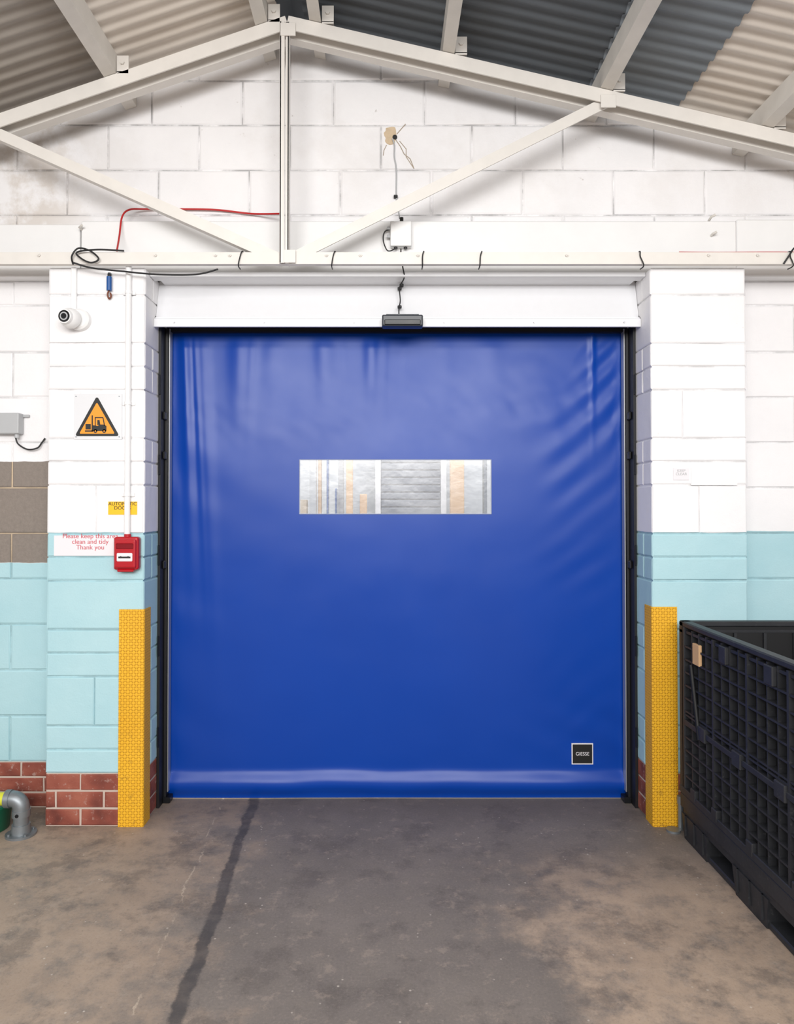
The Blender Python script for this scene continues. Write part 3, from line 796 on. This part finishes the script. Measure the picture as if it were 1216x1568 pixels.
for s in (.2, .5, .8, 1.05): lb(s, s+.07, -.008, .02, .50, .56, K, .004)
for s in (.12, .32, .6, .9): lb(s, s+.05, -.006, .02, zb+.01, zb+.06, K, .004)
b.tube([(bx0-.002, by1-.13, .80), (bx0-.002, by1-.21, .50)], .010, M['hdpe_in'], 6)
for k in range(7):
    X = bx0+.1+k*(bx1-bx0-.2)/6; b.box(X-.006, X+.006, by1-.05, by1-.034, zb, bz-.05, K)
b.done()

# ------------------------------------------------------------ space beyond the door
b = B('wall_far'); b.box(-3.2, 3.2, 7.0, 7.1, 0, 3.4, simple('far_wall_paint', (214, 218, 222), .7)); b.done()
b = B('roller_shutter'); YS = 6.6
sx0, _ = W(583, 740, YS); sx1, _ = W(675, 740, YS)
SHM = simple('shutter_lath', (118, 124, 134), .5)
b.box(sx0, sx1, YS+.02, YS+.06, 0.0, 2.5, SHM)
for k in range(36): b.box(sx0, sx1, YS+.004, YS+.03, .06+k*.068, .06+k*.068+.060, SHM, .008)
b.box(sx0-.05, sx0, YS-.03, YS+.06, 0, 2.55, M['whiteplastic'], .004); b.box(sx1, sx1+.05, YS-.03, YS+.06, 0, 2.55, M['whiteplastic'], .004)
b.done()
b = B('storage_rack'); Yr = 6.2
def post(xa, xb, m, Y=Yr, z0=0, z1=2.4): X0 = W(xa, 740, Y)[0]; X1 = W(xb, 740, Y)[0]; b.box(X0, X1, Y, Y+.09, z0, z1, m, .004)
post(690, 711, M['wood']); post(530, 540, M['wood']); post(487, 492, M['wood'], 6.3); post(551, 562, M['wood'], 6.3, 0, 1.6); post(500, 503, M['blue'], 6.3); post(513, 516, M['blue'], 6.3, 0, 1.65)
post(741, 746, M['galv']); post(474, 484, M['greyplastic']); post(518, 526, M['greyplastic'], 6.35); post(460, 470, M['tan'], 6.3, 0, 1.55)
X0 = W(440, 740, Yr)[0]; X1 = W(560, 740, Yr)[0]
for z in (.5, 1.36, 2.1): b.box(X0, X1, Yr+.02, Yr+.06, z, z+.04, M['greyplastic'], .003)
b.done()
# unseen dark wall added behind the camera, blocks sky light and darkens reflections
b = B('rear_light_blocker'); b.box(-6, 6, -6.1, -6.0, 0, 2.15, simple('rear_blocker_dark', (92, 92, 94), .8)); b.done()

# ------------------------------------------------------------ lights
def area(name, loc, rot, sx, sy, p, c=(1, 1, 1)):
    l = bpy.data.lights.new(name, 'AREA'); l.shape = 'RECTANGLE'; l.size = sx; l.size_y = sy; l.energy = p; l.color = c
    o = bpy.data.objects.new(name, l); o.location = loc; o.rotation_euler = rot; scene.collection.objects.link(o); return o
area('offscreen_light_panel', (-.1, -3.2, 2.95), (math.radians(74), 0, 0), 5.5, 1.4, 395, (1, .982, .96))  # unseen stand-in for roof lights, set low and tilted forward to lighten the gable
area('offscreen_light_panel.001', (0, .8, 3.2), (math.radians(12), 0, 0), 3.0, .8, 38, (1, .99, .97))  # added overhead lamp, grazes the gable to bring out the block joints
area('far_fill_light', (0, 5.2, 3.2), (0, 0, 0), 3, 1.5, 80)  # added fill lamp, brightens what shows through the door window
w = bpy.data.worlds.new('world'); scene.world = w; w.use_nodes = True
w.node_tree.nodes['Background'].inputs[0].default_value = (.97, .975, 1, 1)
w.node_tree.nodes['Background'].inputs[1].default_value = .88
